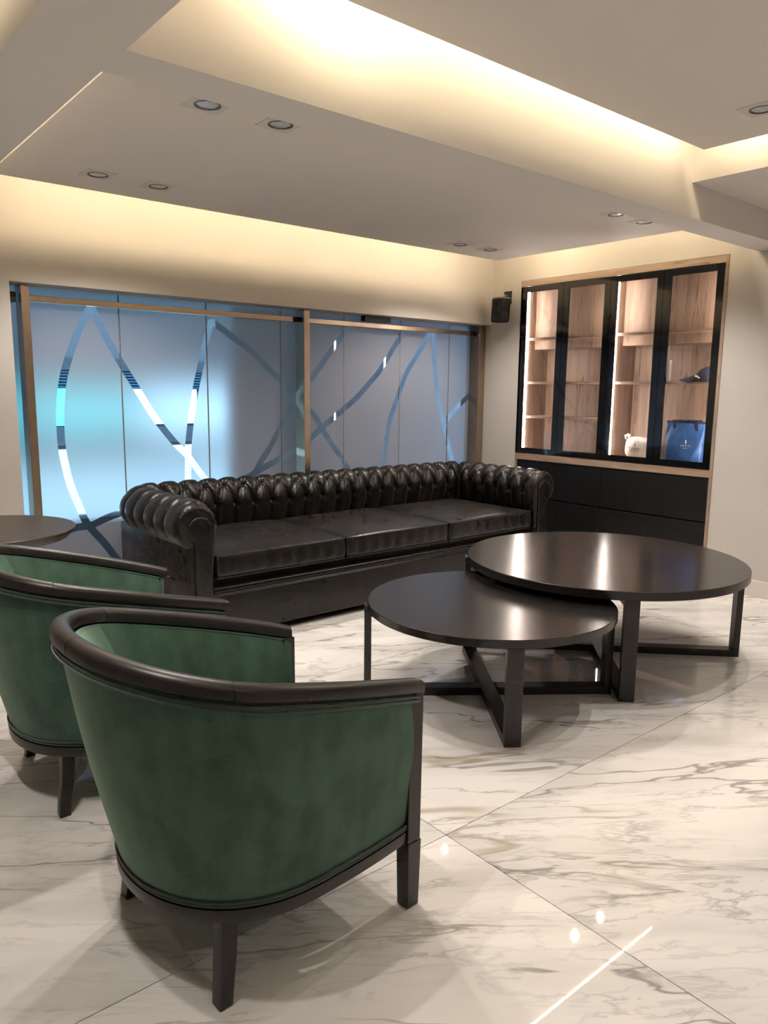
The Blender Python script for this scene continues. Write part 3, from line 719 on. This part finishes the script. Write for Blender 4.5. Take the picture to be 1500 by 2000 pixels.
# side table at the left edge
st = thing('side_table', 'round dark side table behind the green chairs, cut by the left edge', 'side table', (0.905, 4.52, 0))
MB().lathe([(0.40, 0.662), (0.425, 0.664), (0.462, 0.704), (0.465, 0.716), (0.462, 0.720)], n=96).build('tabletop', 'stop', st, smooth=30)
MB().lathe([(0.045, 0.02), (0.035, 0.06), (0.035, 0.60), (0.10, 0.662)], n=24).build('pedestal', 'bwood', st, smooth=40)
MB().lathe([(0.24, 0.0), (0.24, 0.012), (0.10, 0.022), (0.045, 0.03)], n=48).build('base', 'bwood', st, smooth=40)

# ------------------------------------------------------------------ display cabinet built into the right wall
co_ = (XB, (NY0 + NY1) / 2, 0)
cab = thing('display_cabinet', 'tall built-in oak display cabinet with black glass doors and black drawers', 'cabinet', co_)
DX = XB + 0.40; ZD0, ZD1 = 0.915, 2.455; YM = 3.8185
def cb(name, mat, *a, parent=cab, bevel=0.0): return B(*a).build(name, mat, parent, off=co_, bevel=bevel)
e_ = 0.003
cb('side_panel', 'oak', XB - 0.006, DX, NY0 + 0.001, NY0 + 0.024, 0.0, NZ - e_)
cb('side_panel', 'oak', XB - 0.006, DX, NY1 - 0.022, NY1 - e_, 0.0, NZ - e_)
cb('partition', 'oak', XB + 0.03, DX, YM - 0.011, YM + 0.011, ZD0 - 0.02, ZD1)
cb('top_panel', 'oak_h', XB - 0.006, DX, NY0 + 0.0245, NY1 - 0.022, ZD1 + 0.004, NZ - e_)
cb('middle_rail', 'oak_h', XB - 0.004, DX, NY0 + 0.0245, NY1 - 0.022, 0.853, ZD0 - 0.004)
cb('back_panel', 'oak', DX, DX + 0.02, NY0 + e_, NY1 - e_, 0.86, NZ - e_)
cb('drawer_carcass', 'drawer', XB + 0.03, DX, NY0 + 0.0255, NY1 - 0.023, 0.0, 0.85)
for y0, y1 in ((NY0 + 0.0275, YM - 0.002), (YM + 0.002, NY1 - 0.025)):
    for z0, z1 in ((0.06, 0.493), (0.503, 0.848)):
        cb('drawer_front', 'drawer', XB + 0.004, XB + 0.024, y0, y1, z0, z1, bevel=0.0015)
cb('plinth', 'drawer', XB + 0.02, XB + 0.03, NY0 + 0.0255, NY1 - 0.023, 0.0, 0.058)
bays = ((NY0 + 0.0255, YM - 0.012), (YM + 0.012, NY1 - 0.023))       # near bay, far bay
for q, (y0, y1) in enumerate(bays):
    bx_ = cb('duct_box', 'oak', XB + 0.20, DX - 0.001, y0, y1, 1.895, ZD1)
    for z in ((1.985, 1.578) if q == 0 else (1.985, 1.578, 1.255)):
        d1 = XB + 0.198 if z > 1.9 else DX - 0.002
        cb('shelf', 'oak_h', XB + 0.090, d1, y0 + 0.001, y1 - 0.001, z - 0.011, z + 0.011)
    cb('bottom_board', 'oak_h', XB + 0.03, DX - 0.002, y0, y1, ZD0, ZD0 + 0.018)
    # upright LED profiles on both cheeks of each bay
    for ya, yb in ((y1 - 0.014, y1 - 0.001), (y0 + 0.001, y0 + 0.014)):
        ld_ = cb('led_strip', 'led', XB + 0.066, XB + 0.084, ya, yb, ZD0 + 0.022, ZD1 - 0.01)
        for z in (2.36, 1.70, 1.02): cb('clip', 'plastic', XB + 0.064, XB + 0.086, ya - 0.001, yb + 0.001, z - 0.004, z + 0.004, parent=ld_)
yd = [2.846, 3.334, 3.8205, 4.307, 4.792]
for y0, y1 in zip(yd[:-1], yd[1:]):
    a, b, s_, f0, f1 = y0 + 0.0015, y1 - 0.0015, 0.058, XB - 0.006, XB + 0.016
    d_ = MB().box(f0, f1, a, a + s_, ZD0, ZD1).box(f0, f1, b - s_, b, ZD0, ZD1).box(f0, f1, a + s_, b - s_, ZD0, ZD0 + 0.052).box(f0, f1, a + s_, b - s_, ZD1 - 0.052, ZD1).build('door', 'bglass', cab, off=co_)
    cb('glass', 'dglass', XB - 0.0005, XB + 0.0045, a + s_, b - s_, ZD0 + 0.052, ZD1 - 0.052, parent=d_)

# things inside the cabinet
zb = ZD0 + 0.018
bg = thing('tote_bag', 'blue tote bag with navy handles on the cabinet bottom', 'bag', (5.80, 3.15, zb))
def bag_ring(z, wy, wx, ph):
    n = 56; out = []
    for k in range(n):
        a = 2 * math.pi * k / n; c, s_ = math.cos(a), math.sin(a); e = 0.45
        y = wy * math.copysign(abs(c) ** e, c); x = wx * math.copysign(abs(s_) ** e, s_)
        out.append((x + 0.006 * math.sin(5 * a + ph + z * 22) , y + 0.004 * math.sin(3 * a + ph + 17 * z), z))
    return out
zz = np.linspace(0, 0.335, 15)
bgm = MB().loft([bag_ring(0.0, 0.145, 0.06, 0.3)] + [bag_ring(z, 0.152 + 0.020 * (z / 0.335) - 0.006 * math.sin(z * 25), 0.072 - 0.045 * (z / 0.335) ** 1.5, 0.3) for z in zz[1:]]).build('body', 'blue', bg, smooth=60)
MB().loft([[(x * 1.06, y * 1.015, z + dz) for x, y, z in bag_ring(0.335, 0.172, 0.027, 0.3)] for dz in (-0.012, 0.004)]).build('top_binding', 'navy', bg, smooth=50)
for sx in (-1, 1):
    x = sx * 0.036
    MB().loft([[(x + dx, y0 + dy, z) for dx, dy in ((-0.003, -0.014), (0.003, -0.014), (0.003, 0.014), (-0.003, 0.014))] for y0, z in ((0.080, 0.268), (0.092, 0.332), (0.094, 0.345))]).build('handle', 'navy', bg)
    MB().loft([[(x + dx, y0 + dy, z) for dx, dy in ((-0.003, -0.014), (0.003, -0.014), (0.003, 0.014), (-0.003, 0.014))] for y0, z in ((-0.105, 0.268), (-0.093, 0.332), (-0.091, 0.345))]).build('handle', 'navy', bg)
    MB().box(x - 0.004, x + 0.004, -0.105, 0.106, 0.336, 0.350).build('handle', 'navy', bg)
def marks(parent, mat, X, yc, z, wid, hgt, n, seed, org=(0, 0, 0), slope=0.0):
    """a line of tiny printed letters, too small to read, on a face looking towards -x"""
    rnd = random.Random(seed); mb = MB(); step = wid / n
    for k in range(n):
        y = yc + wid / 2 - (k + 0.5) * step; hw = step * rnd.uniform(0.26, 0.40); zz_ = z + slope * (y - yc)
        mb.box(X, X + 0.0012, y - hw, y - hw + step * 0.16, zz_, zz_ + hgt)
        if rnd.random() < 0.8: mb.box(X, X + 0.0012, y + hw - step * 0.16, y + hw, zz_, zz_ + hgt)
        q = rnd.choice((0.0, 0.42, 0.84)); mb.box(X, X + 0.0012, y - hw, y + hw, zz_ + hgt * q, zz_ + hgt * (q + 0.16))
    mb.build('print', mat, parent)
xf_ = -0.0745
marks(bgm, 'white', xf_, -0.035, 0.142, 0.085, 0.010, 11, 1); marks(bgm, 'white', xf_, -0.035, 0.124, 0.050, 0.007, 6, 2)
MB().loft([[(xf_ + dx, -0.040 + 0.006 * math.cos(a) * k, 0.178 + 0.018 * math.sin(a)) for a in np.linspace(0, 2 * math.pi, 14, endpoint=False)] for dx, k in ((0, 1), (0.0012, 1))]).build('emblem', 'white', bgm)

po = thing('cotton_pouch', 'off-white printed cotton pouch slumped on the cabinet bottom', 'bag', (5.80, 3.52, zb))
n1, n2 = 28, 40; rows = []
for i in range(n1 + 1):
    ph_ = math.pi * i / n1; row = []
    for j in range(n2):
        a = 2 * math.pi * j / n2; e = 0.62
        s1 = math.sin(ph_) ** 0.55; y = 0.165 * s1 * math.copysign(abs(math.cos(a)) ** e, math.cos(a)); x = 0.072 * s1 * math.copysign(abs(math.sin(a)) ** e, math.sin(a))
        z = 0.090 - 0.090 * math.copysign(abs(math.cos(ph_)) ** 0.55, math.cos(ph_)) * 1.0
        z = z * (1 + 0.16 * (y / 0.165)) + 0.006 * math.sin(14 * y + 2) * (z / 0.18); x += 0.005 * math.sin(18 * y + 30 * z)
        row.append((x, y, max(0.0, z)))
    rows.append(row)
pm = MB().grid(rows, False, True).build('body', 'cotton', po, smooth=60)
MB().tube([(-0.02, 0.125, 0.185), (-0.02, 0.150, 0.205), (-0.015, 0.172, 0.195), (-0.01, 0.165, 0.165)], 0.014, 8, taper=[1.2, 1, 1, 0.8]).build('gathered_corner', 'cotton', po, smooth=60)
MB().tube([(-0.078, -0.03 - 0.14 * math.sin(t_), 0.004 + 0.10 * (1 - math.cos(t_)) / 1.0) for t_ in np.linspace(0, 1.5, 14)], 0.004, 6).build('cord', 'cotton', po, smooth=60)
marks(pm, 'ink', -0.0815, 0.055, 0.092, 0.125, 0.013, 9, 5, slope=0.10); marks(pm, 'ink', -0.0815, 0.060, 0.068, 0.062, 0.009, 6, 6, slope=0.10)
MB().box(-0.0815, -0.080, 0.038, 0.046, 0.118, 0.140).box(-0.0815, -0.080, 0.032, 0.052, 0.116, 0.119).build('emblem', 'ink', pm)
fz = thing('folded_cloth', 'off-white cloth corner beside the blue tote bag', 'cloth', (5.75, 3.345, zb))
MB().loft([[(x, y * k, z) for x, y, z in ((-0.03, -0.035, 0), (0.05, -0.03, 0), (0.05, 0.0, z1_), (-0.03, 0.005, z1_ * 0.92))] for k, z1_ in ((1.0, 0.10), (0.3, 0.12))]).build('fold', 'cotton', fz, bevel=0.004)
cd = thing('folded_card', 'white upright folded card on the cabinet middle shelf', 'card', (5.78, 3.345, 1.589))
MB().loft([[(dx, y, z) for y, z in ((0.034, 0.0), (0.012, 0.0), (-0.004, 0.042), (-0.018, 0.0), (-0.026, 0.0), (-0.026, 0.172), (0.028, 0.172))] for dx in (-0.018, 0.018)]).build('card_body', 'card', cd)
marks(cd, 'ink', -0.0195, 0.014, 0.045, 0.024, 0.010, 3, 9); marks(cd, 'ink', -0.0195, 0.014, 0.028, 0.020, 0.007, 3, 10)
cp = thing('baseball_cap', 'navy cap with white stitching on the cabinet middle shelf', 'cap', (5.79, 3.02, 1.589))
rows = []
for i in range(13):
    f_ = i / 12; row = []
    for j in range(36):
        a = 2 * math.pi * j / 36; r_ = math.cos(f_ * math.pi / 2) ** 0.6; row.append((0.090 * r_ * math.cos(a), -0.015 + 0.100 * r_ * math.sin(a), 0.002 + 0.122 * math.sin(f_ * math.pi / 2) * (0.92 - 0.25 * math.sin(a) * r_)))
    rows.append(row)
crn = MB().loft(rows).build('crown', 'navy', cp, smooth=60)
brim = []
for u in np.linspace(-1, 1, 17):
    x = 0.088 * u; y0 = 0.055 * math.sqrt(max(0, 1 - u * u)) + 0.02; y1 = 0.075 + 0.135 * math.sqrt(max(0, 1 - u * u)) ** 1.0
    brim.append([(x, y0 + (y1 - y0) * k / 6, 0.052 - 0.034 * (k / 6) - 0.012 * u * u) for k in range(7)] + [(x, y0 + (y1 - y0) * k / 6, 0.040 - 0.034 * (k / 6) - 0.012 * u * u + 0.002) for k in range(6, -1, -1)])
MB().loft(brim).build('brim', 'navy', cp, smooth=50)
mb = MB()
for k in range(3): mb.obox((-0.088 + 0.004 * k, 0.030 - 0.020 * k, 0.040 - 0.010 * k), (0.006, 0.0, 0), (0, 0.008, 0.003), (0, -0.002, 0.006))
mb.build('stitching', 'white', crn)

# ------------------------------------------------------------------ wall speaker
spk = thing('wall_speaker', 'small black loudspeaker on a bracket in the room corner', 'speaker', (XB, 4.945, 2.25))
def oval(wy, wx, n=40):
    return [(wx * math.copysign(abs(math.cos(2 * math.pi * k / n)) ** 0.8, math.cos(2 * math.pi * k / n)), wy * math.copysign(abs(math.sin(2 * math.pi * k / n)) ** 0.8, math.sin(2 * math.pi * k / n))) for k in range(n)]
def spk_ring(k, z): return [(-0.135 + x * k + (z) * 0.06, y * k - 0.02, z) for x, y in oval(0.082, 0.078)]
MB().loft([spk_ring(0.80, -0.112), spk_ring(0.93, -0.108), spk_ring(0.985, -0.098), spk_ring(1.0, -0.08), spk_ring(1.0, 0.10)]).build('grille', 'grille', spk, smooth=50)
MB().loft([spk_ring(1.0, 0.1005), spk_ring(0.985, 0.110), spk_ring(0.95, 0.113)]).build('top_plate', 'greyplastic', spk, smooth=40)
br = MB().box(-0.010, -0.001, -0.035, 0.055, 0.065, 0.185).build('bracket', 'plastic', spk, bevel=0.002)
MB().tube([(-0.01, 0.01, 0.14), (-0.045, 0.005, 0.145), (-0.08, -0.005, 0.128), (-0.10, -0.01, 0.112)], 0.010, 8).build('bracket_arm', 'greyplastic', br, smooth=50)
